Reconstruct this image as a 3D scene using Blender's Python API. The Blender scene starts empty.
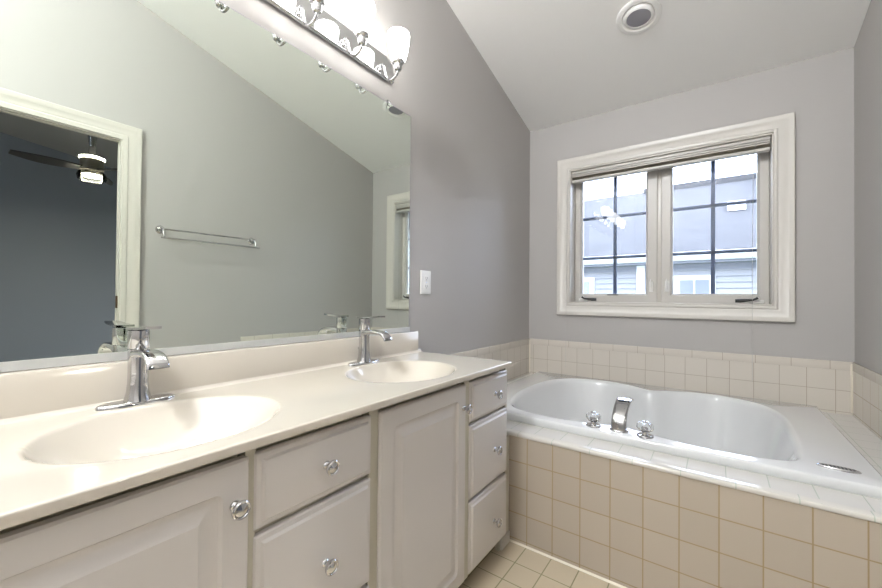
import bpy, bmesh, math, random
from mathutils import Vector, Matrix
random.seed(4)
SC = bpy.context.scene
COL = SC.collection
R = math.radians

# ------------------------------------------------------------------ camera
YAW, PITCH, ROLL = R(35.93), R(0.574), R(0.4975)
F = Vector((-math.sin(YAW)*math.cos(PITCH), math.cos(YAW)*math.cos(PITCH), math.sin(PITCH)))
RI = Vector((math.cos(YAW), math.sin(YAW), 0)); UP = RI.cross(F)
RI2 = RI*math.cos(ROLL)+UP*math.sin(ROLL); UP2 = UP*math.cos(ROLL)-RI*math.sin(ROLL)
cam = bpy.data.cameras.new('camera'); co = bpy.data.objects.new('camera', cam); COL.objects.link(co)
cam.sensor_width = 36; cam.lens = 380.43/882*36; cam.clip_start = .02; cam.clip_end = 200
m = Matrix((RI2, UP2, -F)).transposed().to_4x4(); m.translation = Vector((1.1997, 0, 1.0649)); co.matrix_world = m
SC.camera = co

# ------------------------------------------------------------------ world, lights, exposure
W, D, YB = 1.776, 2.842, -1.7           # right wall, window wall, wall behind the camera
wd = bpy.data.worlds.new('overcast_sky'); SC.world = wd; wd.use_nodes = True
wn = wd.node_tree.nodes; wl = wd.node_tree.links
bg = wn['Background']; bg.inputs['Strength'].default_value = 16.0
tc = wn.new('ShaderNodeTexCoord'); sep = wn.new('ShaderNodeSeparateXYZ'); rp = wn.new('ShaderNodeValToRGB')
wl.new(tc.outputs['Generated'], sep.inputs[0]); wl.new(sep.outputs['Z'], rp.inputs[0]); wl.new(rp.outputs[0], bg.inputs['Color'])
rp.color_ramp.elements[0].color = (.36, .39, .46, 1); rp.color_ramp.elements[1].color = (.84, .91, 1.10, 1)
SC.view_settings.view_transform = 'Standard'; SC.view_settings.look = 'None'
SC.view_settings.gamma = 1; SC.view_settings.use_curve_mapping = False
SC.view_settings.exposure = 0.32
LAMP_E, FILL_W, FAN_E = 10.0, 160.0, 18.0

def area(name, loc, rot, sx, sy, watts, colr, portal=False):
    l = bpy.data.lights.new(name, 'AREA'); l.shape = 'RECTANGLE'; l.size = sx; l.size_y = sy; l.energy = watts; l.color = colr
    if portal: l.cycles.is_portal = True
    o = bpy.data.objects.new(name, l); o.location = loc; o.rotation_euler = rot; COL.objects.link(o); return o
area('window_portal', (.887, D+.22, 1.5), (R(-90), 0, 0), 1.3, 1.1, 1, (1, 1, 1), True)

# ------------------------------------------------------------------ materials
def nodes(name):
    mt = bpy.data.materials.new(name); mt.use_nodes = True
    return mt, mt.node_tree.nodes, mt.node_tree.links, mt.node_tree.nodes['Principled BSDF']
def mat(name, col, rough=.5, metal=0, noise=0, nscale=20, bump=0, bscale=200, **kw):
    mt, n, l, p = nodes(name)
    p.inputs['Base Color'].default_value = (*col, 1); p.inputs['Roughness'].default_value = rough
    p.inputs['Metallic'].default_value = metal
    for k, v in kw.items(): p.inputs[k.replace('_', ' ')].default_value = v
    t = n.new('ShaderNodeTexCoord')
    if noise:
        x = n.new('ShaderNodeTexNoise'); x.inputs['Scale'].default_value = nscale; l.new(t.outputs['Object'], x.inputs[0])
        r = n.new('ShaderNodeValToRGB'); l.new(x.outputs[0], r.inputs[0]); l.new(r.outputs[0], p.inputs['Base Color'])
        r.color_ramp.elements[0].position = .3; r.color_ramp.elements[1].position = .7
        r.color_ramp.elements[0].color = (*[c*(1-noise) for c in col], 1); r.color_ramp.elements[1].color = (*[min(1, c*(1+noise)) for c in col], 1)
    if bump:
        x = n.new('ShaderNodeTexNoise'); x.inputs['Scale'].default_value = bscale; x.inputs['Detail'].default_value = 3; l.new(t.outputs['Object'], x.inputs[0])
        b = n.new('ShaderNodeBump'); b.inputs['Strength'].default_value = bump; b.inputs['Distance'].default_value = .002
        l.new(x.outputs[0], b.inputs['Height']); l.new(b.outputs[0], p.inputs['Normal'])
    return mt
def tile(name, col, grout, axes, off, size=.1108, size2=None, mortar=.0022, rough=.25, var=.03):
    mt, n, l, p = nodes(name)
    p.inputs['Roughness'].default_value = rough
    t = n.new('ShaderNodeTexCoord'); s = n.new('ShaderNodeSeparateXYZ'); c = n.new('ShaderNodeCombineXYZ')
    l.new(t.outputs['Object'], s.inputs[0])
    for i in range(2):
        a = n.new('ShaderNodeMath'); a.operation = 'SUBTRACT'; a.inputs[1].default_value = off[i]-10*(size if i == 0 or not size2 else size2)
        l.new(s.outputs[axes[i]], a.inputs[0]); l.new(a.outputs[0], c.inputs[i])
    b = n.new('ShaderNodeTexBrick'); b.offset = 0; b.squash = 1; b.inputs['Scale'].default_value = 1
    b.inputs['Brick Width'].default_value = size; b.inputs['Row Height'].default_value = size2 or size
    b.inputs['Mortar Size'].default_value = mortar; b.inputs['Mortar Smooth'].default_value = .3; b.inputs['Bias'].default_value = 0
    b.inputs['Color1'].default_value = (*[x*(1-var) for x in col], 1); b.inputs['Color2'].default_value = (*[min(1, x*(1+var)) for x in col], 1)
    b.inputs['Mortar'].default_value = (*grout, 1)
    l.new(c.outputs[0], b.inputs['Vector']); l.new(b.outputs['Color'], p.inputs['Base Color'])
    inv = n.new('ShaderNodeMath'); inv.operation = 'SUBTRACT'; inv.inputs[0].default_value = 1; l.new(b.outputs['Fac'], inv.inputs[1])
    nz = n.new('ShaderNodeTexNoise'); nz.inputs['Scale'].default_value = 14; l.new(t.outputs['Object'], nz.inputs[0])
    ad = n.new('ShaderNodeMath'); ad.operation = 'MULTIPLY_ADD'; ad.inputs[1].default_value = .5; l.new(nz.outputs[0], ad.inputs[0]); l.new(inv.outputs[0], ad.inputs[2])
    bp = n.new('ShaderNodeBump'); bp.inputs['Strength'].default_value = .5; bp.inputs['Distance'].default_value = .0012
    l.new(ad.outputs[0], bp.inputs['Height']); l.new(bp.outputs[0], p.inputs['Normal'])
    return mt
def emis(name, col, strength):
    mt, n, l, p = nodes(name)
    p.inputs['Base Color'].default_value = (.9, .9, .88, 1); p.inputs['Emission Color'].default_value = (*col, 1); p.inputs['Emission Strength'].default_value = strength
    p.inputs['Roughness'].default_value = .2
    return mt
def glass(name, tint=(1, 1, 1), refl=.1):
    mt, n, l, p = nodes(name); n.remove(p)
    tr = n.new('ShaderNodeBsdfTransparent'); tr.inputs[0].default_value = (*tint, 1)
    gl = n.new('ShaderNodeBsdfGlossy'); gl.inputs['Roughness'].default_value = .0; fr = n.new('ShaderNodeFresnel'); fr.inputs[0].default_value = 1.5
    ml = n.new('ShaderNodeMath'); ml.operation = 'MULTIPLY'; ml.inputs[1].default_value = refl*10; l.new(fr.outputs[0], ml.inputs[0])
    mx = n.new('ShaderNodeMixShader'); l.new(ml.outputs[0], mx.inputs[0]); l.new(tr.outputs[0], mx.inputs[1]); l.new(gl.outputs[0], mx.inputs[2])
    l.new(mx.outputs[0], n['Material Output'].inputs[0]); return mt

M = {}
M['wall'] = mat('greige_wall_paint', (.43, .41, .395), .55, bump=.12, bscale=350)
M['ceil'] = mat('white_ceiling_paint', (.93, .92, .905), .7, bump=.1, bscale=300)
M['trim'] = mat('white_trim_paint', (.58, .55, .505), .3, bump=.04, bscale=60)
M['sash'] = mat('window_vinyl', (.57, .545, .51), .35, bump=.03)
M['muntin'] = mat('slate_grille_bar', (.075, .095, .15), .5, bump=.03)
M['cab'] = mat('greige_thermofoil', (.63, .595, .57), .38, bump=.04, bscale=120)
M['frame'] = mat('cream_face_frame', (.50, .47, .385), .45, bump=.05, bscale=120)
M['dark'] = mat('dark_cabinet_inside', (.03, .026, .02), .8, bump=.05)
M['counter'] = mat('cultured_marble', (.58, .53, .455), .13, noise=.015, nscale=6, Coat_Weight=.5, Coat_Roughness=.04)
M['chrome'] = mat('polished_chrome', (.60, .60, .61), .06, 1, bump=.01, bscale=30)
M['nickel'] = mat('satin_metal', (.62, .62, .62), .25, 1, bump=.01)
M['mirror'] = mat('mirror_silver', (.85, .91, .835), 0.0, 1)
M['tub'] = mat('white_tub_acrylic', (.68, .685, .69), .12, noise=.008, nscale=3, Coat_Weight=.6, Coat_Roughness=.03)
M['channel'] = mat('brushed_channel', (.7, .71, .70), .35, .5, bump=.01)
M['plate'] = mat('white_plastic', (.82, .81, .79), .35, bump=.02)
M['cord'] = mat('grey_cord', (.42, .41, .39), .7, bump=.02)
M['motor'] = mat('brushed_bronze', (.24, .22, .18), .4, .5, bump=.02)
M['slot'] = mat('socket_slot', (.05, .05, .05), .6, bump=.02)
M['acrylic'] = mat('clear_acrylic', (.97, .98, 1), .02, bump=.01, bscale=20, Transmission_Weight=1.0, IOR=1.33)
M['tube_w'] = mat('shade_fabric', (.36, .33, .28), .8, bump=.3, bscale=200)
M['black'] = mat('black_rubber', (.02, .02, .02), .5, bump=.1)
M['brass'] = mat('aged_bronze_plate', (.14, .09, .05), .4, .8, bump=.1)
M['lens'] = mat('grey_lens', (.36, .355, .40), .5, bump=.1)
M['bronze'] = mat('dark_fan_blade', (.035, .033, .03), .45, bump=.1)
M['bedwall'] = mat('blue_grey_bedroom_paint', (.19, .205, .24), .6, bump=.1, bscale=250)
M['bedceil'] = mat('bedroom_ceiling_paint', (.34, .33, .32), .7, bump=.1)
M['carpet'] = mat('beige_carpet', (.35, .31, .26), .95, bump=.6, bscale=300, noise=.1)
TC = (.425, .365, .30); GC = (.33, .25, .15)
M['face'] = tile('beige_wall_tile', TC, GC, 'XZ', (.542, .0185), .1108, .1116)
M['floor'] = tile('beige_floor_tile', (.54, .46, .34), (.24, .225, .13), 'XY', (.542, .988), .1108, .1108, mortar=.0025, rough=.35)
M['deck'] = tile('cream_deck_tile', (.61, .59, .56), (.44, .48, .41), 'XY', (.45, 1.576), .1108, .1108, rough=.12, mortar=.0016, var=.01)
M['noseF'] = tile('cream_bullnose_tile', (.61, .585, .54), (.44, .48, .41), 'XZ', (.50, .30), .15, 1., rough=.12, mortar=.0016, var=.01)
WT = (.62, .57, .505); WG = (.42, .36, .29)
M['wtB'] = tile('cream_tile_window_wall', WT, WG, 'XZ', (.486, .49), .1108, .11, mortar=.0017, rough=.2, var=.015)
M['wtL'] = tile('cream_tile_side_wall', WT, WG, 'YZ', (1.56, .49), .1108, .11, mortar=.0017, rough=.2, var=.015)
M['capB'] = tile('cream_cap_window_wall', WT, WG, 'XZ', (.62, .2), .152, 1., mortar=.0017, rough=.2, var=.015)
M['capL'] = tile('cream_cap_side_wall', WT, WG, 'YZ', (1.57, .2), .152, 1., mortar=.0017, rough=.2, var=.015)
M['caulk'] = mat('cream_caulk', (.72, .66, .55), .5, bump=.05)
M['lampshade'] = emis('lit_opal_glass', (1, .985, .955), LAMP_E)
M['fanlight'] = emis('lit_fan_lens', (1, .93, .8), FAN_E)
M['fill_lens'] = emis('lit_fill_lens', (1, .97, .93), 12)  # glowing lens of the added fill dome behind the camera
M['glass'] = glass('window_glass', (.93, .96, 1.0), .1)
M['bell'] = glass('smoked_glass', (.55, .55, .52), .12)

# ------------------------------------------------------------------ mesh helpers
class MB:
    def __init__(s): s.bm = bmesh.new()
    def box(s, a, b, bev=0, seg=2):
        a, b = [min(p, q) for p, q in zip(a, b)], [max(p, q) for p, q in zip(a, b)]
        t = bmesh.new(); bmesh.ops.create_cube(t, size=1)
        for v in t.verts: v.co = Vector([(a[i]+b[i])/2+v.co[i]*(b[i]-a[i]) for i in range(3)])
        if bev: bmesh.ops.bevel(t, geom=list(t.edges), offset=bev, segments=seg, profile=.6, affect='EDGES')
        return s.merge(t)
    def merge(s, t, mtx=None):
        if mtx: bmesh.ops.transform(t, matrix=mtx, verts=list(t.verts))
        me = bpy.data.meshes.new('tmp'); t.to_mesh(me); t.free(); s.bm.from_mesh(me); bpy.data.meshes.remove(me); return s
    def loft(s, loops, cap0=True, cap1=True, closed=True):
        L = [[s.bm.verts.new(p) for p in lp] for lp in loops]
        for A, B in zip(L, L[1:]):
            n = len(A)
            for i in range(n if closed else n-1):
                j = (i+1) % n
                try: s.bm.faces.new((A[i], A[j], B[j], B[i]))
                except ValueError: pass
        if cap0: s.bm.faces.new(L[0][::-1])
        if cap1: s.bm.faces.new(L[-1])
        return s
    def lathe(s, prof, mtx=Matrix(), n=32, ell=(1, 1), cap=True):
        loops = [[mtx @ Vector((r*ell[0]*math.cos(2*math.pi*i/n), r*ell[1]*math.sin(2*math.pi*i/n), h)) for i in range(n)] for r, h in prof]
        return s.loft(loops, cap, cap)
    def tube(s, pts, r, n=12, cap=True):
        pts = [Vector(p) for p in pts]; rs = r if isinstance(r, (list, tuple)) else [r]*len(pts)
        loops = []; up = None
        for i, p in enumerate(pts):
            d = (pts[min(i+1, len(pts)-1)]-pts[max(i-1, 0)]).normalized()
            if up is None: up = d.orthogonal().normalized()
            up = (up-d*up.dot(d)).normalized(); w = d.cross(up)
            loops.append([p+(up*math.cos(2*math.pi*k/n)+w*math.sin(2*math.pi*k/n))*rs[i] for k in range(n)])
        return s.loft(loops, cap, cap)
    def prism(s, poly, ax, a, b):
        def P(u, v, w): return {'x': (w, u, v), 'y': (u, w, v), 'z': (u, v, w)}[ax]
        return s.loft([[P(u, v, a) for u, v in poly], [P(u, v, b) for u, v in poly]])
    def ball(s, c, r, sc=(1, 1, 1)):
        t = bmesh.new(); bmesh.ops.create_uvsphere(t, u_segments=24, v_segments=14, radius=r)
        for v in t.verts: v.co = Vector((v.co.x*sc[0]+c[0], v.co.y*sc[1]+c[1], v.co.z*sc[2]+c[2]))
        return s.merge(t)
    def build(s, name, mt, parent=None, smooth=True, angle=35, loc=None):
        bmesh.ops.recalc_face_normals(s.bm, faces=list(s.bm.faces))
        me = bpy.data.meshes.new(name); 
        if loc is not None: bmesh.ops.translate(s.bm, verts=list(s.bm.verts), vec=-Vector(loc))
        s.bm.to_mesh(me); s.bm.free()
        mt = M[mt] if isinstance(mt, str) else mt
        me.materials.append(mt)
        if smooth:
            for f in me.polygons: f.use_smooth = True
            me.set_sharp_from_angle(angle=R(angle))
        o = bpy.data.objects.new(name, me); COL.objects.link(o)
        if loc is not None: o.location = loc
        if parent is not None:
            o.parent = parent
            o.matrix_parent_inverse = Matrix.Translation(-wloc(parent))
        return o
def wloc(o):
    v = Vector(o.location)
    if o.parent: v = v + wloc(o.parent) + o.matrix_parent_inverse.translation
    return v
def thing(name, label, cat, loc=(0, 0, 0), group=None, kind=None):
    o = bpy.data.objects.new(name, None); o.location = loc; o.empty_display_size = .05; COL.objects.link(o)
    return tag(o, label, cat, group, kind)
def tag(o, label, cat, group=None, kind=None):
    if label: o['label'] = label
    if cat: o['category'] = cat
    if group: o['group'] = group
    if kind: o['kind'] = kind
    return o
def struct(o, label=None, cat=None): return tag(o, label, cat, kind='structure')
def children(o): return [c for c in bpy.data.objects if c.parent == o]
def copy_tree(o, delta, root=True, parent=None):
    c = o.copy(); COL.objects.link(c)
    if root: c.location = Vector(o.location)+Vector(delta)
    else: c.parent = parent
    for ch in children(o): copy_tree(ch, delta, False, c)
    return c
def spline(pts, n=8, closed=False):
    P = [Vector(p) for p in pts]; N = len(P); out = []
    for i in range(N if closed else N-1):
        g = (lambda k: P[k % N]) if closed else (lambda k: P[max(0, min(N-1, k))])
        a, b, c, d = g(i-1), g(i), g(i+1), g(i+2)
        for k in range(n):
            t = k/n
            out.append(.5*((2*b)+(c-a)*t+(2*a-5*b+4*c-d)*t*t+(3*b-a-3*c+d)*t**3))
    if not closed: out.append(P[-1])
    return out
def rrect(y0, y1, z0, z1, r, n=5):
    r = max(r, 1e-4); pts = []
    for cy, cz, a0 in ((y1-r, z1-r, 0), (y0+r, z1-r, 90), (y0+r, z0+r, 180), (y1-r, z0+r, 270)):
        for k in range(n+1):
            a = R(a0+90*k/n); pts.append((cy+r*math.cos(a), cz+r*math.sin(a)))
    return pts

# ------------------------------------------------------------------ room shell
SL = .2631
def zc_(y): return 2.387+SL*(D-y)
T = .14
poly = [(YB, 0), (D, 0), (D, zc_(D)), (YB, zc_(YB))]
struct(MB().prism(poly, 'x', -T, 0).build('wall_left', 'wall', smooth=False), 'grey painted wall behind the vanity and mirror', 'wall')
DY0, DY1, DZ = -.045, .738, 2.024; TW = .045
mb = MB()
mb.prism([(DY1, 0), (D, 0), (D, zc_(D)), (DY1, zc_(DY1))], 'x', W, W+TW)
mb.prism([(DY0, DZ), (DY1, DZ), (DY1, zc_(DY1)), (DY0, zc_(DY0))], 'x', W, W+TW)
mb.prism([(YB, 0), (DY0, 0), (DY0, zc_(DY0)), (YB, zc_(YB))], 'x', W, W+TW)
struct(mb.build('wall_right', 'wall', smooth=False), 'grey painted wall right of the bathtub, with the doorway', 'wall')
WX0, WX1, WZ0, WZ1 = .315, 1.46, 1.035, 2.018
mb = MB(); a, b = D, D+.2
mb.box((-T, a, 0), (WX0, b, 2.5)); mb.box((WX1, a, 0), (W+T, b, 2.5)); mb.box((WX0, a, 0), (WX1, b, WZ0)); mb.box((WX0, a, WZ1), (WX1, b, 2.5))
struct(mb.build('wall_back', 'wall', smooth=False), 'grey painted wall around the window above the bathtub', 'wall')
struct(MB().box((-T, YB-T, 0), (W+T, YB, 3.7)).build('wall_front', 'wall', smooth=False), 'grey painted wall behind the camera', 'wall')
struct(MB().box((-T, YB-T, -.1), (W+T, D+.2, 0)).build('floor', 'floor', smooth=False), 'square beige ceramic tile floor', 'floor')
mb = MB().prism([(YB-T, zc_(YB-T)), (D+.2, zc_(D+.2)), (D+.2, zc_(D+.2)+.1), (YB-T, zc_(YB-T)+.1)], 'x', -T, W+T)
struct(mb.build('ceiling', 'ceil', smooth=False), 'sloped white ceiling', 'ceiling')

# wall tile around the tub
ZT = .752
mb = MB().box((0.0, D-.009, .47), (W, D, ZT-.045)); tb = mb.build('trim_1', 'wtB', smooth=False)
struct(tb, 'cream square tile band on the window wall above the bathtub', 'tile band')
MB().box((0.0, D-.011, ZT-.045), (W, D, ZT), .003).build('cap_tile', 'capB', tb)
for nm, x0, x1, xc, lab in (('trim_2', 0, .009, .011, 'cream square tile band on the wall left of the bathtub'), ('trim_3', W-.009, W, W-.011, 'cream square tile band on the wall right of the bathtub')):
    ys = 1.548 if nm == 'trim_2' else 1.466
    tb = MB().box((x0, ys, .0 if nm == 'trim_3' else .0), (x1, D-.009, ZT-.045)).build(nm, 'wtL', smooth=False); struct(tb, lab, 'tile band')
    MB().box((min(xc, x0 if x0 == 0 else W), ys, ZT-.045), (max(xc, 0 if x0 == 0 else W), D-.011, ZT), .003).build('cap_tile', 'capL', tb)
    MB().box(((.005 if x0 == 0 else W-.017), D-.017, .49), ((.017 if x0 == 0 else W-.005), D-.005, ZT-.01), .004).build('corner_bead', 'caulk', tb)

# ------------------------------------------------------------------ window
prof = [(0, 0), (0, .012), (.006, .015), (.014, .0155), (.018, .0125), (.024, .0125), (.03, .016), (.058, .019), (.066, .024), (.085, .026), (.088, .023), (.088, 0)]
win = struct(thing('window_1', 'white double casement window with dark grille bars over the bathtub', 'window', (.887, D, 1.035)))
def rect_loop(x0, x1, z0, z1, e, y, ez=1.0): return [(x0-e, y, z0-e), (x1+e, y, z0-e), (x1+e, y, z1+e*ez), (x0-e, y, z1+e*ez)]
MB().loft([rect_loop(WX0, WX1, WZ0, WZ1, e, D-h, .96) for e, h in prof], False, False).build('window_casing', 'trim', win)
# jamb lining
mb = MB()
for a, b in (((WX0, D-.008, WZ0), (WX0+.008, D+.2, WZ1)), ((WX1-.008, D-.008, WZ0), (WX1, D+.2, WZ1)), ((WX0, D-.008, WZ0), (WX1, D+.2, WZ0+.01)), ((WX0, D-.008, WZ1-.01), (WX1, D+.2, WZ1))): mb.box(a, b, .002)
mb.box((WX0+.008, D+.115, WZ0+.01), (WX0+.02, D+.19, WZ1-.01), .002); mb.box((WX1-.02, D+.115, WZ0+.01), (WX1-.008, D+.19, WZ1-.01), .002)
mb.box((.868, D+.118, WZ0+.01), (.900, D+.19, WZ1-.01), .003)
mb.build('window_jamb', 'trim', win)
gy = D+.13
for sx0, sx1, gx0, gx1, mx, lockx in ((.324, .872, .374, .803, .600, .838), (.896, 1.451, .961, 1.396, 1.180, .930)):
    z0, z1, g0, g1 = WZ0+.009, WZ1-.008, 1.105, 1.965
    def rl(a0, a1, b0, b1, y): return [(a0, y, b0), (a1, y, b0), (a1, y, b1), (a0, y, b1)]
    sh = MB().loft([rl(sx0, sx1, z0, z1, gy+.03), rl(sx0, sx1, z0, z1, gy-.018), rl(sx0+.003, sx1-.003, z0+.003, z1-.003, gy-.021),
                    rl(gx0-.012, gx1+.012, g0-.012, g1+.012, gy-.021), rl(gx0-.009, gx1+.009, g0-.009, g1+.009, gy-.015), rl(gx0, gx1, g0, g1, gy-.006), rl(gx0, gx1, g0, g1, gy+.03)], False, False).build('sash', 'sash', win)
    MB().box((gx0-.002, gy+.004, g0-.002), (gx1+.002, gy+.010, g1+.002)).build('pane', 'glass', sh, smooth=False)
    mb = MB()
    mb.box((mx-.012, gy+.0105, g0), (mx+.012, gy+.022, g1), .002)
    for zz in (1.371, 1.671): mb.box((gx0, gy+.0105, zz-.0105), (gx1, gy+.022, zz+.0105), .002)
    mb.build('grille_bars', 'muntin', sh)
    # latch lever
    lk = MB().box((lockx-.012, gy-.034, 1.118), (lockx+.012, gy-.021, 1.19), .004)
    lk.tube([(lockx, gy-.034, 1.135), (lockx, gy-.046, 1.15), (lockx-.002, gy-.048, 1.205)], [.006, .006, .004])
    lk.build('sash_latch', 'plate', win)
MB().box((.555, gy-.024, 1.094), (.63, gy-.019, 1.101), .001).build('black_tab', 'black', win)
for cx, sg in ((.385, 1), (1.395, -1)):
    mb = MB().box((cx-.03, D+.092, WZ0+.012), (cx+.03, D+.122, WZ0+.034), .006)
    mb.lathe([(.012, 0), (.012, .016), (.008, .02)], Matrix.Translation((cx+sg*.0, D+.088, WZ0+.03)) @ Matrix.Rotation(0, 4, 'X'), 20)
    c = mb.build('crank_base', 'plate', win)
    MB().tube([(cx, D+.075, WZ0+.045), (cx+sg*.02, D+.066, WZ0+.034), (cx+sg*.08, D+.062, WZ0+.028), (cx+sg*.105, D+.062, WZ0+.027)], [.007, .006, .011, .010]).build('crank_handle', 'black', c)

# pleated shade folded up under the window head
bl = thing('window_shade', 'pleated shade pulled up tight under the window head, with white rails', 'window shade', (.887, D+.03, 1.99))
MB().box((WX0+.012, D+.006, 1.988), (WX1-.012, D+.05, 2.006), .003).box((WX0+.014, D+.002, 1.974), (WX1-.014, D+.05, 1.984), .002).box((WX0+.014, D+.004, 1.963), (WX1-.014, D+.05, 1.971), .002).build('head_rail', 'sash', bl)
mb = MB(); lp = []
N = 14
for k in range(N+1): lp.append((D+.006+(.006 if k % 2 else 0), 1.944+(1.963-1.944)*k/N))
back = [(D+.046, z) for _, z in lp[::-1]]
mb.prism(lp+back, 'x', WX0+.014, WX1-.014).build('pleated_fabric', 'tube_w', bl, smooth=False)
MB().box((WX0+.013, D+.002, 1.926), (WX1-.013, D+.048, 1.943), .004).build('bottom_rail', 'sash', bl)
for x, zb in ((.302, .56), (1.365, .60)):
    xx = x
    MB().tube([(xx+.02, D-.004, 1.98), (xx+.005, D-.03, 1.90), (xx, D-.034, 1.3), (xx, D-.034, zb)], .0011, 6).build('pull_cord', 'cord', bl)
    MB().tube([(xx+.02, D-.001, 1.975), (xx+.02, D+.01, 1.982)], .0035, 8).build('cord_guide', 'plate', bl)

# ------------------------------------------------------------------ doorway to the bedroom (seen in the mirror)
dr = struct(thing('door_1', 'white cased doorway to the bedroom, seen in the mirror', 'doorway', (W, .34, 0)))
def uloop(e, x, floor=0): return [(x, DY0-e, floor), (x, DY0-e, DZ+e), (x, DY1+e, DZ+e), (x, DY1+e, floor)]
dprof = [(-.004, 0), (-.004, .012), (.01, .015), (.02, .0155), (.024, .012), (.03, .012), (.036, .016), (.060, .019), (.067, .025), (.084, .027), (.088, .024), (.088, 0)]
MB().loft([uloop(e, W-h) for e, h in dprof], False, False, closed=False).build('door_casing', 'trim', dr)
MB().loft([uloop(e, W+TW+h) for e, h in dprof], False, False, closed=False).build('door_casing', 'trim', dr)
mb = MB()
for e0, xa, xb in ((.0, W-.002, W+TW+.002), ): mb.loft([uloop(.0, xa), uloop(-.012, xa), uloop(-.012, xb), uloop(.0, xb)], False, False, closed=False)
mb.loft([uloop(-.012, W+.02), uloop(-.017, W+.02), uloop(-.017, W+.04), uloop(-.012, W+.04)], False, False, closed=False)
mb.build('door_jamb', 'trim', dr)
MB().box((W+.010, DY1-.019, .985), (W+.036, DY1-.0115, 1.06), .002).build('strike_plate', 'brass', dr)

# bedroom shell
BX = W+3.0
def bz(y): return 2.73-.139*(y-.485)
BY0, BY1 = -2.2, 3.4
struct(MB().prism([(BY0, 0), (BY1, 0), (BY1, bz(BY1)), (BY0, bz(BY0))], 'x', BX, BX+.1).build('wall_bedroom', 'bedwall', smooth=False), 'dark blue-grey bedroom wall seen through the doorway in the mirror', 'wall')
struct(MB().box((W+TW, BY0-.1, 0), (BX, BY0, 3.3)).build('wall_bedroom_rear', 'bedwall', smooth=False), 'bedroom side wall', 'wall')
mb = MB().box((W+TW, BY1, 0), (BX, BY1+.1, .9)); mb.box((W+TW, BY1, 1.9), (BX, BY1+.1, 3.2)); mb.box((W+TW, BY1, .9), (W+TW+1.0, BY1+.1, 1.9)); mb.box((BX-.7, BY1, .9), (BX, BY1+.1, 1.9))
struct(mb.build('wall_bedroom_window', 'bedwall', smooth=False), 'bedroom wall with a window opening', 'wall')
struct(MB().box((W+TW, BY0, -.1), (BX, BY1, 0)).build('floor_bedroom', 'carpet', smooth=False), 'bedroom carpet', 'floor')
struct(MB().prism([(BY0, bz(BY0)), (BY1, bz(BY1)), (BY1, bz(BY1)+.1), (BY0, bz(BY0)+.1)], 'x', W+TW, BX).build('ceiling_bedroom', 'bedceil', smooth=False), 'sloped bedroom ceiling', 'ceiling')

# ceiling fan
fx, fy, fz = W+1.5, .897, 2.14
fan = thing('ceiling_fan', 'dark bladed ceiling fan with lit rings, seen in the mirror through the doorway', 'ceiling fan', (fx, fy, bz(fy)))
TF = Matrix.Translation((fx, fy, 0))
MB().lathe([(.02, 2.36), (.05, bz(fy)-.05), (.065, bz(fy)+.02)], TF, 32).build('canopy', 'nickel', fan)
MB().lathe([(.012, 2.3), (.012, 2.68)], TF, 16).lathe([(.05, 2.285), (.03, 2.31), (.016, 2.40), (.012, 2.42)], TF, 24).build('downrod', 'nickel', fan)
MB().lathe([(.066, 2.150), (.080, 2.156), (.082, 2.252), (.078, 2.255)], TF, 40).build('motor_housing', 'motor', fan)
MB().lathe([(.084, 2.255), (.088, 2.259), (.088, 2.272), (.066, 2.28)], TF, 40).build('glowing_ring', 'fanlight', fan)
MB().lathe([(.074, 2.121), (.070, 2.152)], TF, 40).build('lens_collar', 'motor', fan)
MB().lathe([(.02, 2.108), (.062, 2.110), (.070, 2.1205)], TF, 40).build('light_lens', 'fanlight', fan)
MB().lathe([(.07, 2.152), (.092, 2.14), (.104, 2.11), (.096, 2.075), (.07, 2.062)], TF, 40, cap=False).build('glass_bell', 'bell', fan)
for k, ang in enumerate((-96, 24, 144)):
    rot = Matrix.Translation((fx, fy, 2.165)) @ Matrix.Rotation(R(ang), 4, 'Z') @ Matrix.Rotation(R(-14), 4, 'X')
    lp = []
    for t in range(11):
        s = t/10; x = .07+.42*s; w = .03+.045*math.sin(math.pi*min(1, s*1.02+.12)) if s < 1 else .012
        w = .016+.045*math.sin(math.pi*(.12+.80*s)); bend = .05*math.sin(math.pi*s*.8)
        lp.append([rot @ Vector((x, -w+bend*.4, 0)), rot @ Vector((x, w+bend*.4, .0)), rot @ Vector((x, w+bend*.4, .010)), rot @ Vector((x, -w+bend*.4, .010))])
    MB().loft(lp).build('blade', 'bronze', fan)

# ------------------------------------------------------------------ tub surround (tiled deck)
YT = 1.548; ZK = .478
dk = thing('tub_surround', 'beige square tile apron and cream tile ledge that hold the bathtub', 'tub surround', (.9, YT, 0))
MB().box((.30, YT, 0), (W-.009, YT+.03, .467)).build('tiled_apron', 'face', dk, smooth=False)
mb = MB()
mb.box((.010, YT-.0, ZK-.012), (W-.010, 1.70, ZK)); mb.box((.010, 1.70, ZK-.012), (.115, D-.010, ZK)); mb.box((1.61, 1.70, ZK-.012), (W-.010, D-.010, ZK)); mb.box((.115, 2.80, ZK-.012), (1.61, D-.010, ZK))
mb.build('ledge_tile', 'deck', dk, smooth=False)
nose = [(YT+.03, ZK+.0005), (YT+.002, ZK+.0005), (YT-.003, ZK-.002), (YT-.005, ZK-.006), (YT-.005, ZK-.013), (YT-.004, ZK-.0155), (YT+.0, ZK-.0155), (YT+.03, ZK-.0155)]
MB().prism(nose, 'x', .30, W-.010).build('bullnose_edge', 'noseF', dk, angle=50)
MB().prism([(YT-.007, 0), (YT, .006), (YT, 0)], 'x', .43, W-.01).build('floor_caulk', 'caulk', dk)

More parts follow.
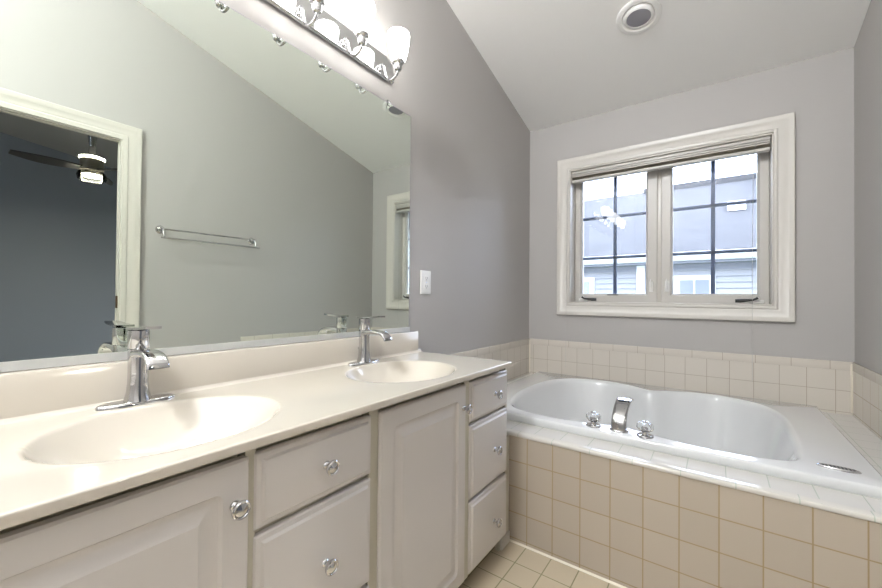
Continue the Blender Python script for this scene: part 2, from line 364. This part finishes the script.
# ------------------------------------------------------------------ bathtub
tub = thing('bathtub', 'white drop-in soaking tub with a waisted oval basin under the window', 'bathtub', (.86, 2.25, ZK))
inner = [(.33, 1.83), (.44, 1.765), (.60, 1.748), (.73, 1.772), (.87, 1.815), (1.00, 1.772), (1.13, 1.748), (1.32, 1.752), (1.425, 1.80), (1.455, 1.95), (1.465, 2.15), (1.462, 2.40),
         (1.42, 2.58), (1.34, 2.68), (1.22, 2.735), (1.08, 2.725), (.97, 2.68), (.87, 2.625), (.76, 2.69), (.64, 2.735), (.50, 2.725), (.37, 2.66), (.285, 2.52), (.255, 2.30), (.262, 2.05)]
inn = spline([(x, y, 0) for x, y in inner], 6, True); NI = len(inn)
x0, x1, y0, y1 = .10, 1.630, 1.688, 2.800
C0 = Vector((.86, 2.25, 0))
def outer_pt(p, e=0):
    # outer rim point matching an inner point, clamped to the rounded rectangle
    d = p-C0; hx, hy = (x1-x0)/2-e, (y1-y0)/2-e; cx, cy = (x0+x1)/2, (y0+y1)/2
    c = Vector((cx, cy, 0)); d = p-c
    t = 1/max(abs(d.x)/hx, abs(d.y)/hy); q = c+d*t
    r = .02
    return q
def ring(kind, z, k=1.0, e=0):
    if kind == 'o': return [Vector((*outer_pt(p, e).xy, z)) for p in inn]
# densify corners: shift the nearest ring points onto the rectangle corners
def fix(loop, e):
    for cx_, cy_ in ((x0+e, y0+e), (x1-e, y0+e), (x1-e, y1-e), (x0+e, y1-e)):
        i = min(range(NI), key=lambda k: (loop[k].x-cx_)**2+(loop[k].y-cy_)**2)
        loop[i].x, loop[i].y = cx_, cy_
    return loop
def nrm(i):
    d = inn[(i+1) % NI]-inn[i-1]; n = Vector((-d.y, d.x, 0)).normalized(); return n
NM = [nrm(i) for i in range(NI)]
NM = [(NM[i-2]+NM[i-1]+NM[i]+NM[(i+1) % NI]+NM[(i+2) % NI]).normalized() for i in range(NI)]
def ins(d, z): return [Vector((p.x+NM[i].x*d, p.y+NM[i].y*d, z)) for i, p in enumerate(inn)]
bot = []
for i in range(NI):
    p = inn[i]; q = Vector((.88+(p.x-.86)*.74, 2.25+(p.y-2.25)*.72, 0)); bot.append(q)
def mix(t, z, base=.03):
    A = ins(base, 0); return [Vector((*(A[i].xy*(1-t)+bot[i].xy*t), z)) for i in range(NI)]
ZR = .512
loops = [fix(ring('o', ZK, e=.004), .004), fix(ring('o', ZK+.010, e=0), 0), fix(ring('o', ZR-.008, e=0), 0), fix(ring('o', ZR-.002, e=.003), .003), fix(ring('o', ZR, e=.009), .009),
         ins(-.014, ZR), ins(-.006, ZR+.0015), ins(0, ZR+.0005), ins(.006, ZR-.003), ins(.013, ZR-.010), ins(.019, ZR-.025), mix(0, ZR-.06), mix(.22, ZR-.15), mix(.5, ZR-.27), mix(.72, ZR-.345), mix(.88, ZR-.375), mix(1.0, ZR-.385)]
MB().loft(loops, False, True).build('tub_shell', 'tub', tub, angle=60)
# oval chrome grille on the rim at the right end
TX = Matrix.Translation((1.525, 1.79, ZR)) @ Matrix.Rotation(R(-4), 4, 'Z')
ov = MB().lathe([(1, 0), (1, .004), (.93, .006), (.80, .0062)], TX, 40, ell=(.052, .017)).build('overflow_grille', 'nickel', tub)
mb = MB()
for k in range(-4, 5): mb.box((1.525+k*.009-.0025, 1.79-.0095*math.sqrt(1-(k*.19)**2), ZR+.0055), (1.525+k*.009+.0025, 1.79+.0095*math.sqrt(1-(k*.19)**2), ZR+.0068))
mb.build('slots', 'slot', ov)
MB().lathe([(.035, ZR-.384), (.035, ZR-.378), (.025, ZR-.376)], Matrix.Translation((.6, 2.25, 0)), 28).build('drain', 'chrome', tub)

# tub filler: waterfall spout and two acrylic knobs on the front rim
tf = thing('tub_faucet', 'chrome waterfall spout with two clear acrylic handles on the front rim of the bathtub', 'tub faucet', (.868, 1.752, ZR))
path = spline([(.868, 1.738, ZR), (.868, 1.741, ZR+.035), (.868, 1.760, ZR+.066), (.868, 1.80, ZR+.092), (.868, 1.85, ZR+.107), (.868, 1.885, ZR+.104)], 6)
lp = []
for i, p in enumerate(path):
    d = (path[min(i+1, len(path)-1)]-path[max(i-1, 0)]).normalized(); n = Vector((0, -d.z, d.y)); t = i/(len(path)-1)
    hw = .031-.003*math.sin(math.pi*t)+.002*t; th = .017-.010*t
    lp.append([p+Vector((hw*(abs(math.cos(a))**.55)*(1 if math.cos(a) > 0 else -1), 0, 0))+n*(th*(abs(math.sin(a))**.55)*(1 if math.sin(a) > 0 else -1)) for a in [2*math.pi*k/24 for k in range(24)]])
sp = MB().loft(lp).build('spout', 'chrome', tf, angle=50)
MB().lathe([(1, ZR), (1, ZR+.004), (.9, ZR+.007)], Matrix.Translation((.868, 1.740, 0)), 32, ell=(.038, .023)).build('base_flange', 'chrome', sp)
def tub_knob(x, y):
    MM = Matrix.Translation((x, y, ZR))
    prof = [(.012, .020), (.024, .024), (.030, .034), (.029, .046), (.022, .055), (.010, .058)]
    loops = [[MM @ Vector((r*(1+.07*math.cos(8*a))*math.cos(a), r*(1+.07*math.cos(8*a))*math.sin(a), h)) for a in [2*math.pi*k/64 for k in range(64)]] for r, h in prof]
    t = MB().loft(loops).build('handle', 'acrylic', tf); t['label'] = 'clear acrylic handle'
    MB().lathe([(.031, 0), (.031, .003), (.027, .007), (.014, .009)], MM, 36).build('flange', 'chrome', t)
    MB().lathe([(.012, .009), (.010, .03), (.011, .034)], MM, 24).build('stem', 'chrome', t)
    MB().lathe([(.011, .0585), (.011, .061), (.007, .063)], MM, 24).build('cap', 'chrome', t)
tub_knob(.765, 1.742)
tub_knob(.966, 1.738)

# ------------------------------------------------------------------ vanity cabinet
XF = .470                                  # face frame plane; doors stand proud of it
VY0, VY1 = -.42, 1.472
va = thing('vanity_cabinet', 'long greige vanity cabinet with raised panel doors and drawers', 'vanity cabinet', (0.24, .53, 0))
mb = MB(); mb.box((.005, VY0, .075), (.45, VY0+.016, .78)); mb.box((.005, VY1-.016, .075), (.45, VY1, .70)); mb.box((.005, VY0, .075), (.45, VY1, .09)); mb.box((.005, VY0, .075), (.015, VY1, .70))
mb.build('carcass', 'frame', va, smooth=False)
mb = MB()
z0, z1 = .070, .778
for a, b in ((VY0, -.395), (-.09, -.062), (.368, .388), (.684, .716), (1.134, 1.168), (1.458, VY1)): mb.box((.452, a, z0), (XF+.011, b, .772))
for a, b, c, d in ((-.395, -.09, .606, .624), (.388, .684, .600, .618), (1.168, 1.458, .60, .618), (-.395, -.09, .33, .35), (.388, .684, .33, .35), (1.168, 1.458, .33, .35)): mb.box((.452, a, c), (XF, b, d))
for a, b in ((-.395, -.09), (.388, .684), (1.168, 1.458), (-.062, .368), (.716, 1.134)): mb.box((.452, a, z0), (XF, b, z0+.02)); mb.box((.436, a, .74), (.450, b, .784))
mb.build('face_frame', 'frame', va, smooth=False)
MB().box((.392, VY0, 0), (.404, 1.452, .074), .001).build('toe_kick', 'frame', va)
MB().box((.44, 1.453, .0), (.459, YT-.001, .461), .001).build('filler_strip', 'frame', va)
MB().box((.459, 1.462, 0), (.468, YT-.008, .048), .004).build('base_moulding', 'trim', va)
def front(y0, y1, z0, z1, panel):
    if panel: P = [(0, 0, .002), (0, .014, .002), (.004, .019, .003), (.009, .020, .003), (.048, .020, .014), (.053, .0135, .013), (.060, .0120, .010), (.065, .0120, .006), (.082, .0175, .001), (.087, .0205, .001)]
    else: P = [(0, 0, .002), (0, .010, .002), (.003, .0140, .002), (.012, .0150, .002), (.0165, .0205, .002), (.019, .021, .002)]
    return MB().loft([[(XF+.002+h, a, b) for a, b in rrect(y0+e, y1-e, z0+e, z1-e, r)] for e, h, r in P])
def knob(y, z, parent):
    MM = Matrix.Translation((XF+.022, y, z)) @ Matrix.Rotation(R(90), 4, 'Y')
    MB().lathe([(.010, 0), (.009, .003), (.0055, .006), (.005, .013), (.008, .016), (.0155, .019), (.017, .022), (.0165, .0255), (.0145, .0275), (.0125, .027), (.0115, .0255), (.009, .0265), (.004, .0285), (.001, .029)], MM, 36).build('knob', 'chrome', parent)
def drawer(y0, y1, z0, z1, ky=None, kz=None):
    d = front(y0, y1, z0, z1, False).build('drawer', 'cab', va, angle=20); knob(ky or (y0+y1)/2, kz or (z0+z1)/2, d)
def door(y0, y1, ky, kz):
    d = front(y0, y1, .078, .763, True).build('door', 'cab', va, angle=20); knob(ky, kz, d)
door(.716, 1.134, 1.116, .684)
door(-.060, .372, .345, .684)
for a, b, kk in ((1.168, 1.466, 1.345), (.385, .688, .545), (-.394, -.092, -.243)):
    drawer(a, b, .618 if a != .385 else .615, .763, kk, .688)
    drawer(a, b, .343, .606 if a != .385 else .603, kk, .470)
    drawer(a, b, .078, .331, kk, .19)

# ------------------------------------------------------------------ countertop with two moulded basins
CX1, CY0, CY1, ZC = .516, -.44, 1.448, .804
SINKS = ((.285, .317), (.285, 1.032)); AX, AY = .178, .212
ct = thing('vanity_countertop', 'glossy cream moulded vanity top with two oval basins', 'vanity top', (.25, .5, ZC))
bm = bmesh.new(); NX, NY = 108, 380; X0 = .012
def hz(x, y):
    z = 0
    for sx, sy in SINKS:
        r = math.sqrt(((x-sx)/AX)**2+((y-sy)/AY)**2)
        if r < 1.12:
            if r < 1:
                z = -.112*(1-r**2.3)
                z -= .002
            t = (r-.94)/.18
            lip = 0
            if t > 0: lip = -.002*(1-min(1, t))**2
            if r >= 1: z = lip
    e = CX1-x
    if e < .004: z -= .004-math.sqrt(max(0, .004**2-(.004-e)**2))
    e = CY1-y
    if e < .004: z -= .004-math.sqrt(max(0, .004**2-(.004-e)**2))
    e = x-.034
    if e < .012: z += .012-math.sqrt(max(0, .012**2-(.012-max(e, 0))**2))
    return ZC+z
xs = [X0+(CX1-.004-X0)*i/(NX-6) for i in range(NX-5)]+[CX1-.004+.004*math.sin(R(90*k/5)) for k in range(1, 6)]
ys = [CY0+(CY1-.004-CY0)*i/(NY-6) for i in range(NY-5)]+[CY1-.004+.004*math.sin(R(90*k/5)) for k in range(1, 6)]
g = [[bm.verts.new((x, y, hz(x, y))) for y in ys] for x in xs]
for i in range(len(xs)-1):
    for j in range(len(ys)-1): bm.faces.new((g[i][j], g[i+1][j], g[i+1][j+1], g[i][j+1]))
ZB = ZC-.018
edge = [g[i][0] for i in range(len(xs))]+[g[-1][j] for j in range(1, len(ys))]+[g[i][-1] for i in range(len(xs)-2, -1, -1)]
low = [bm.verts.new((v.co.x, v.co.y, ZB)) for v in edge]
for a in range(len(edge)-1): bm.faces.new((edge[a+1], edge[a], low[a], low[a+1]))
# underside strip at the front
mb = MB(); mb.bm.free(); mb.bm = bm
top = mb.build('basin_top', 'counter', ct, angle=50)
MB().box((.46, CY0, ZB+.001), (CX1-.001, CY1-.001, ZB+.004)).build('underside', 'counter', ct)
MB().prism([(.002, ZC-.02), (.034, ZC-.02), (.034, ZC+.003), (.0335, ZC+.092), (.030, ZC+.098), (.002, ZC+.099)], 'y', CY0, 1.425).build('backsplash', 'counter', ct, angle=50)
for sx, sy in SINKS:
    MB().lathe([(.026, ZC-.1145), (.026, ZC-.1115), (.020, ZC-.110), (.017, ZC-.1125), (.014, ZC-.107), (.003, ZC-.1055)], Matrix.Translation((sx, sy, 0)), 32).build('basin_drain', 'chrome', ct)

# ------------------------------------------------------------------ sink faucets
def make_faucet(x, y, label):
    f = thing('sink_faucet', label, 'faucet', (x, y, ZC), 'chrome faucets of the two basins')
    MM = Matrix.Translation((x, y, ZC))
    # deck plate: pointed oval
    lp = []
    for h, s in ((0, 1), (.004, 1), (.007, .94), (.009, .80)):
        lp.append([MM @ Vector((.027*s*math.sin(a)*(1 if abs(math.cos(a)) < .99 else 1), .078*(s if s == 1 else (s+1)/2)*math.copysign(abs(math.cos(a))**.85, math.cos(a)), h)) for a in [2*math.pi*k/48 for k in range(48)]])
    MB().loft(lp).build('deck_plate', 'chrome', f, angle=40)
    MB().lathe([(1.30, .008), (1.22, .014), (1.05, .03), (.97, .05), (.94, .08), (.96, .115), (.98, .132)], MM, 40, ell=(.0225, .0215)).build('body', 'chrome', f)
    MB().lathe([(.96, .1335), (1.0, .135), (1.0, .172), (.97, .1765), (.6, .178)], MM, 40, ell=(.0228, .0218)).build('cartridge_cap', 'chrome', f)
    pth = spline([(0.0, 0, .118), (.03, 0, .124), (.075, 0, .1265), (.105, 0, .122), (.124, 0, .110), (.130, 0, .098)], 6)
    lp = []
    for i, p in enumerate(pth):
        d = (pth[min(i+1, len(pth)-1)]-pth[max(i-1, 0)]).normalized(); n = Vector((-d.z, 0, d.x)); t = i/(len(pth)-1)
        hw = .019+.003*t; th = .0105-.0065*t
        lp.append([MM @ (p+Vector((0, hw*math.copysign(abs(math.cos(a))**.5, math.cos(a)), 0))+n*(th*math.copysign(abs(math.sin(a))**.6, math.sin(a)))) for a in [2*math.pi*k/24 for k in range(24)]])
    MB().loft(lp).build('spout', 'chrome', f, angle=50)
    lp = []
    for i in range(9):
        t = i/8; xx = -.020+.118*t; hw = .0195-.003*t; zz = .1785+.006*t*t
        if i == 8: hw *= .93
        lp.append([MM @ Vector((xx, -hw, zz)), MM @ Vector((xx, hw, zz)), MM @ Vector((xx, hw, zz+.0055)), MM @ Vector((xx, -hw, zz+.0055))])
    MB().loft(lp).build('lever', 'chrome', f)
    MB().tube([MM @ Vector((-.03, 0, .0)), MM @ Vector((-.03, 0, .055))], .0022, 10).ball((x-.03, y, ZC+.058), .005).build('lift_rod', 'chrome', f)
    return f
make_faucet(.066, .318, 'chrome single lever faucet behind the near basin')
make_faucet(.074, 1.040, 'chrome single lever faucet behind the far basin, nearest the bathtub')

# ------------------------------------------------------------------ mirror
mr = thing('wall_mirror', 'large frameless wall mirror above the vanity backsplash', 'mirror', (.003, .47, .924))
MY0, MY1, MZ0, MZ1 = -.44, 1.387, .905, 1.937
MB().box((.0005, MY0, MZ0), (.0055, MY1, MZ1)).build('mirror_glass', 'mirror', mr, smooth=False)
MB().box((.0005, MY1-.0, MZ0+.015), (.0056, MY1+.0012, MZ1+.001)).box((.0005, MY0, MZ1), (.0056, MY1+.001, MZ1+.0012)).build('dark_edge', 'lens', mr, smooth=False)
MB().prism([(.0005, MZ0-.001), (.010, MZ0-.001), (.010, MZ0+.019), (.0058, MZ0+.019), (.0058, MZ0+.001), (.0005, MZ0+.001)], 'y', MY0, MY1+.004).build('bottom_channel', 'channel', mr, smooth=False)
MB().box((.0005, 1.226, MZ1-.012), (.009, 1.243, MZ1+.012), .002).build('top_clip', 'acrylic', mr)

# ------------------------------------------------------------------ vanity light
vl = thing('vanity_light', 'chrome bar light of upturned opal glass shades above the mirror', 'wall light', (0, .67, 2.03))
yA, yB_ = .08, 1.26
pl = [(yA, 2.05), (yA+.014, 2.036), (yA+.05, 2.03), (yB_-.05, 2.03), (yB_-.014, 2.036), (yB_, 2.05), (yB_, 2.06), (yB_-.014, 2.11), (yB_-.05, 2.131), (yA+.05, 2.131), (yA+.014, 2.11), (yA, 2.06)]
cy_, cz_ = (yA+yB_)/2, 2.055
def ofs(e): return [(y+(e if y < cy_ else -e), z+(e if z < cz_ else -e)) for y, z in pl]
MB().loft([[(.001, y, z) for y, z in pl], [(.016, y, z) for y, z in pl], [(.020, y, z) for y, z in ofs(.004)]]).build('backplate', 'chrome', vl, angle=25)
MB().tube([(.056, .11, 2.0), (.056, 1.20, 2.0)], .0058, 16).ball((.056, .11, 2.0), .009).ball((.056, 1.20, 2.0), .009).build('front_rod', 'chrome', vl)
for k in range(6):
    y = 1.165-.198*k
    pth = spline([(.016, y, 2.048), (.022, y, 2.064), (.035, y, 2.066), (.046, y, 2.045), (.055, y, 2.010), (.070, y, 1.987), (.096, y, 1.983), (.117, y, 1.995), (.125, y, 2.018)], 5)
    MB().tube(pth, .0052, 12).ball((.020, y, 2.048), .009).build('arm', 'chrome', vl)
    MM = Matrix.Translation((.125, y, 0))
    MB().lathe([(.004, 2.006), (.013, 2.010), (.0175, 2.022), (.016, 2.034), (.024, 2.040), (.026, 2.047), (.022, 2.05)], MM, 28).build('socket_cup', 'chrome', vl)
    MB().lathe([(.006, 2.044), (.024, 2.045), (.030, 2.055), (.036, 2.075), (.041, 2.10), (.0455, 2.13), (.047, 2.152), (.0455, 2.160), (.042, 2.159), (.041, 2.145), (.036, 2.10), (.028, 2.065), (.010, 2.055)], MM, 36).build('glass_shade', 'lampshade', vl)

# ------------------------------------------------------------------ electrical outlet
ol = thing('wall_outlet', 'white duplex outlet plate on the grey wall beside the mirror', 'outlet', (0, 1.518, 1.142))
yc, zz, hw, hh = 1.518, 1.142, .041, .060
MB().loft([[(h, a, b) for a, b in rrect(yc-hw+e, yc+hw-e, zz-hh+e, zz+hh-e, .004)] for e, h in ((0, .0), (0, .004), (.003, .0065), (.006, .007))]).build('cover_plate', 'plate', ol)
for dz in (-.021, .021):
    rc = MB().loft([[(h, a, b) for a, b in rrect(yc-.0165+e, yc+.0165-e, zz+dz-.0145+e, zz+dz+.0145-e, .008)] for e, h in ((0, .005), (0, .0085), (.001, .009))]).build('receptacle', 'plate', ol)
    mb = MB().box((.0088, yc-.0075, zz+dz-.002), (.0094, yc-.0055, zz+dz+.008)).box((.0088, yc+.0055, zz+dz-.002), (.0094, yc+.0075, zz+dz+.007)).box((.0088, yc-.002, zz+dz-.009), (.0094, yc+.002, zz+dz-.005))
    mb.build('slots', 'slot', rc, smooth=False)
MB().lathe([(.003, 0), (.003, .0015)], Matrix.Translation((.007, yc, zz)) @ Matrix.Rotation(R(90), 4, 'Y'), 12).build('screw', 'nickel', ol)

# ------------------------------------------------------------------ towel bar on the opposite wall
tw = thing('towel_bar', 'double chrome towel bar on the opposite wall, seen in the mirror', 'towel bar', (W, 1.24, 1.5))
MB().tube([(W-.048, .925, 1.497), (W-.048, 1.548, 1.502)], .0055, 10).build('bar', 'chrome', tw)
MB().tube([(W-.088, .915, 1.437), (W-.088, 1.562, 1.440)], .0055, 10).build('bar', 'chrome', tw)
for y in (.935, 1.54):
    MM = Matrix.Translation((W, y, 1.497)) @ Matrix.Rotation(R(-90), 4, 'Y')
    p = MB().lathe([(.026, 0), (.026, .006), (.021, .012), (.010, .015)], MM, 28).build('rosette', 'chrome', tw)
    MB().tube(spline([(W-.01, y, 1.497), (W-.052, y, 1.499), (W-.068, y, 1.475), (W-.076, y, 1.445), (W-.096, y, 1.438)], 4), .006, 10).build('bracket', 'chrome', tw)

# ------------------------------------------------------------------ recessed eyeball light in the sloped ceiling
nv = Vector((0, -SL, -1)).normalized(); cc = Vector((.866, 2.21, zc_(2.21)))
Q = nv.to_track_quat('Z', 'Y').to_matrix().to_4x4(); MM = Matrix.Translation(cc) @ Q
rl_ = thing('recessed_light', 'round white eyeball downlight, switched off, in the sloped ceiling', 'ceiling light', cc)
MB().lathe([(.106, 0), (.105, .005), (.097, .009), (.082, .009), (.076, .002)], MM, 48, cap=False).build('trim_ring', 'ceil', rl_)
tilt = MM @ Matrix.Rotation(R(6), 4, 'X')
MB().lathe([(.074, -.008), (.073, .004), (.069, .010), (.060, .014), (.057, .010)], tilt, 48, cap=False).build('eyeball', 'ceil', rl_)
MB().lathe([(.058, .008), (.03, .011), (.002, .012)], tilt, 40).build('lens', 'lens', rl_)

# added unseen fill light near the room's rear wall, shaped as a flush dome
cl = Vector((.55, -.75, zc_(-.75))); 
MM = Matrix.Translation(cl) @ Q
fl = thing('added_fill_dome', 'added dome-shaped fill light, unseen behind the camera', 'ceiling light', cl)
MB().lathe([(.19, 0), (.19, .02), (.175, .025)], MM, 40).build('rim', 'nickel', fl)
MB().lathe([(.172, .022), (.16, .05), (.11, .075), (.04, .088), (.003, .09)], MM, 40).build('dome', 'fill_lens', fl)
l = bpy.data.lights.new('fill_glow', 'POINT'); l.shadow_soft_size = .12; l.energy = FILL_W; l.color = (.93, .97, 1)  # cool point lamp added below the dome to brighten the room
lo = bpy.data.objects.new('fill_glow', l); COL.objects.link(lo); lo.location = cl+nv*.30
l = bpy.data.lights.new('fan_glow', 'AREA'); l.shape = 'DISK'; l.size = .12; l.energy = 24; l.color = (1, .95, .86)
lo = bpy.data.objects.new('fan_glow', l); COL.objects.link(lo); lo.location = (fx, fy, 2.106)

# ------------------------------------------------------------------ neighbouring house beyond the window
def shingle():
    mt, n, l, p = nodes('asphalt_shingles'); p.inputs['Roughness'].default_value = .9
    t = n.new('ShaderNodeTexCoord'); b = n.new('ShaderNodeTexBrick'); b.inputs['Scale'].default_value = 1
    b.inputs['Brick Width'].default_value = .3; b.inputs['Row Height'].default_value = .13; b.inputs['Mortar Size'].default_value = .006
    b.inputs['Color1'].default_value = (.022, .0225, .023, 1); b.inputs['Color2'].default_value = (.030, .0305, .031, 1); b.inputs['Mortar'].default_value = (.014, .0145, .016, 1)
    l.new(t.outputs['Object'], b.inputs[0]); nz = n.new('ShaderNodeTexNoise'); nz.inputs['Scale'].default_value = 1.2; l.new(t.outputs['Object'], nz.inputs[0])
    mx = n.new('ShaderNodeMixRGB'); mx.blend_type = 'OVERLAY'; mx.inputs[0].default_value = .35; l.new(b.outputs[0], mx.inputs[1]); l.new(nz.outputs[0], mx.inputs[2]); l.new(mx.outputs[0], p.inputs['Base Color'])
    return mt
M['shingle'] = shingle()
M['siding'] = mat('lap_siding', (.145, .147, .15), .6, bump=.05)
M['white_ext'] = mat('white_exterior_trim', (.40, .40, .41), .5, bump=.02)
M['ext_glass'] = mat('neighbour_window_glass', (.12, .13, .15), .08, bump=.01)
M['fascia'] = mat('grey_soffit', (.09, .095, .11), .7, bump=.02)
hs = thing('neighbour_house', 'grey shingled neighbouring house with white siding seen through the window', 'house', (0, 10, 0))
YW = 9.95
def roof(x0, x1, yz0, yz1, name='roof'):
    (ya, za), (yb, zb) = yz0, yz1
    L = math.hypot(yb-ya, zb-za); ang = math.atan2(zb-za, yb-ya)
    o = MB().box((x0, 0, -.06), (x1, L, 0)).build(name, 'shingle', None, smooth=False)
    o.location = (0, ya, za); o.rotation_euler = (ang, 0, 0); o.parent = hs; o.matrix_parent_inverse = Matrix.Translation(-Vector(hs.location)); return o
roof(-9, 6, (9.55, 2.10), (12.84, 4.30)); 
MB().prism([(12.80, 4.20), (12.95, 4.26), (16.2, 2.1), (16.0, 2.0)], 'x', -9, 6).build('rear_roof', 'shingle', hs, smooth=False)
MB().box((-.58, 12.72, 4.20), (6, 12.98, 4.385), .02).build('ridge_vent', 'shingle', hs)
mb = MB(); z = -.3
while z < 1.86:
    mb.prism([(YW, z), (YW-.035, z), (YW-.004, z+.125), (YW, z+.125)], 'x', -8.5, 5.6); z += .125
mb.box((-8.5, YW, -3), (5.6, YW+.2, 1.95)); mb.build('siding_wall', 'siding', hs, smooth=False)
MB().box((-8.6, 9.6, 1.85), (5.7, YW+.1, 1.90)).box((-8.6, YW-.04, 1.72), (5.7, YW, 1.87)).build('soffit', 'fascia', hs, smooth=False)
MB().prism([(9.60, 1.90), (9.60, 2.06), (9.58, 2.08), (9.46, 2.08), (9.46, 2.0), (9.50, 1.93), (9.54, 1.90)], 'x', -9, 6).build('gutter', 'white_ext', hs, smooth=False)
for x0_, x1_ in ((-1.95, -1.38), (.54, 1.07), (-4.6, -4.0), (3.2, 3.8)):
    f = MB().box((x0_-.11, YW-.05, .62), (x1_+.11, YW-.0, 1.60)).build('window', 'white_ext', hs, smooth=False)
    MB().box((x0_, YW-.056, .72), (x1_, YW-.05, 1.50)).build('pane', 'ext_glass', f, smooth=False)
    MB().box(((x0_+x1_)/2-.014, YW-.064, .72), ((x0_+x1_)/2+.014, YW-.056, 1.50)).box((x0_, YW-.064, 1.10), (x1_, YW-.056, 1.13)).build('sash_bars', 'white_ext', f, smooth=False)
MB().box((-.32, YW-.05, -3), (-.15, YW-.016, 1.86)).build('corner_board', 'white_ext', hs, smooth=False)
for x, y in ((1.62, 11.35), ):
    z = 2.10+(y-9.55)/(12.84-9.55)*2.2
    MB().prism([(y-.28, z-.16), (y-.20, z+.06), (y+.1, z+.14), (y+.2, z+.05)], 'x', x-.22, x+.12).build('roof_vent', 'white_ext', hs)
MB().tube([(2.12, 12.5, 3.9), (2.12, 12.5, 4.42)], .09, 16).build('vent_pipe', 'white_ext', hs)
struct(MB().box((-30, 3.2, -3.2), (30, 60, -3)).build('ground', mat('lawn', (.10, .16, .06), .95, noise=.2, bump=.3), smooth=False), 'lawn far below the window', 'ground')
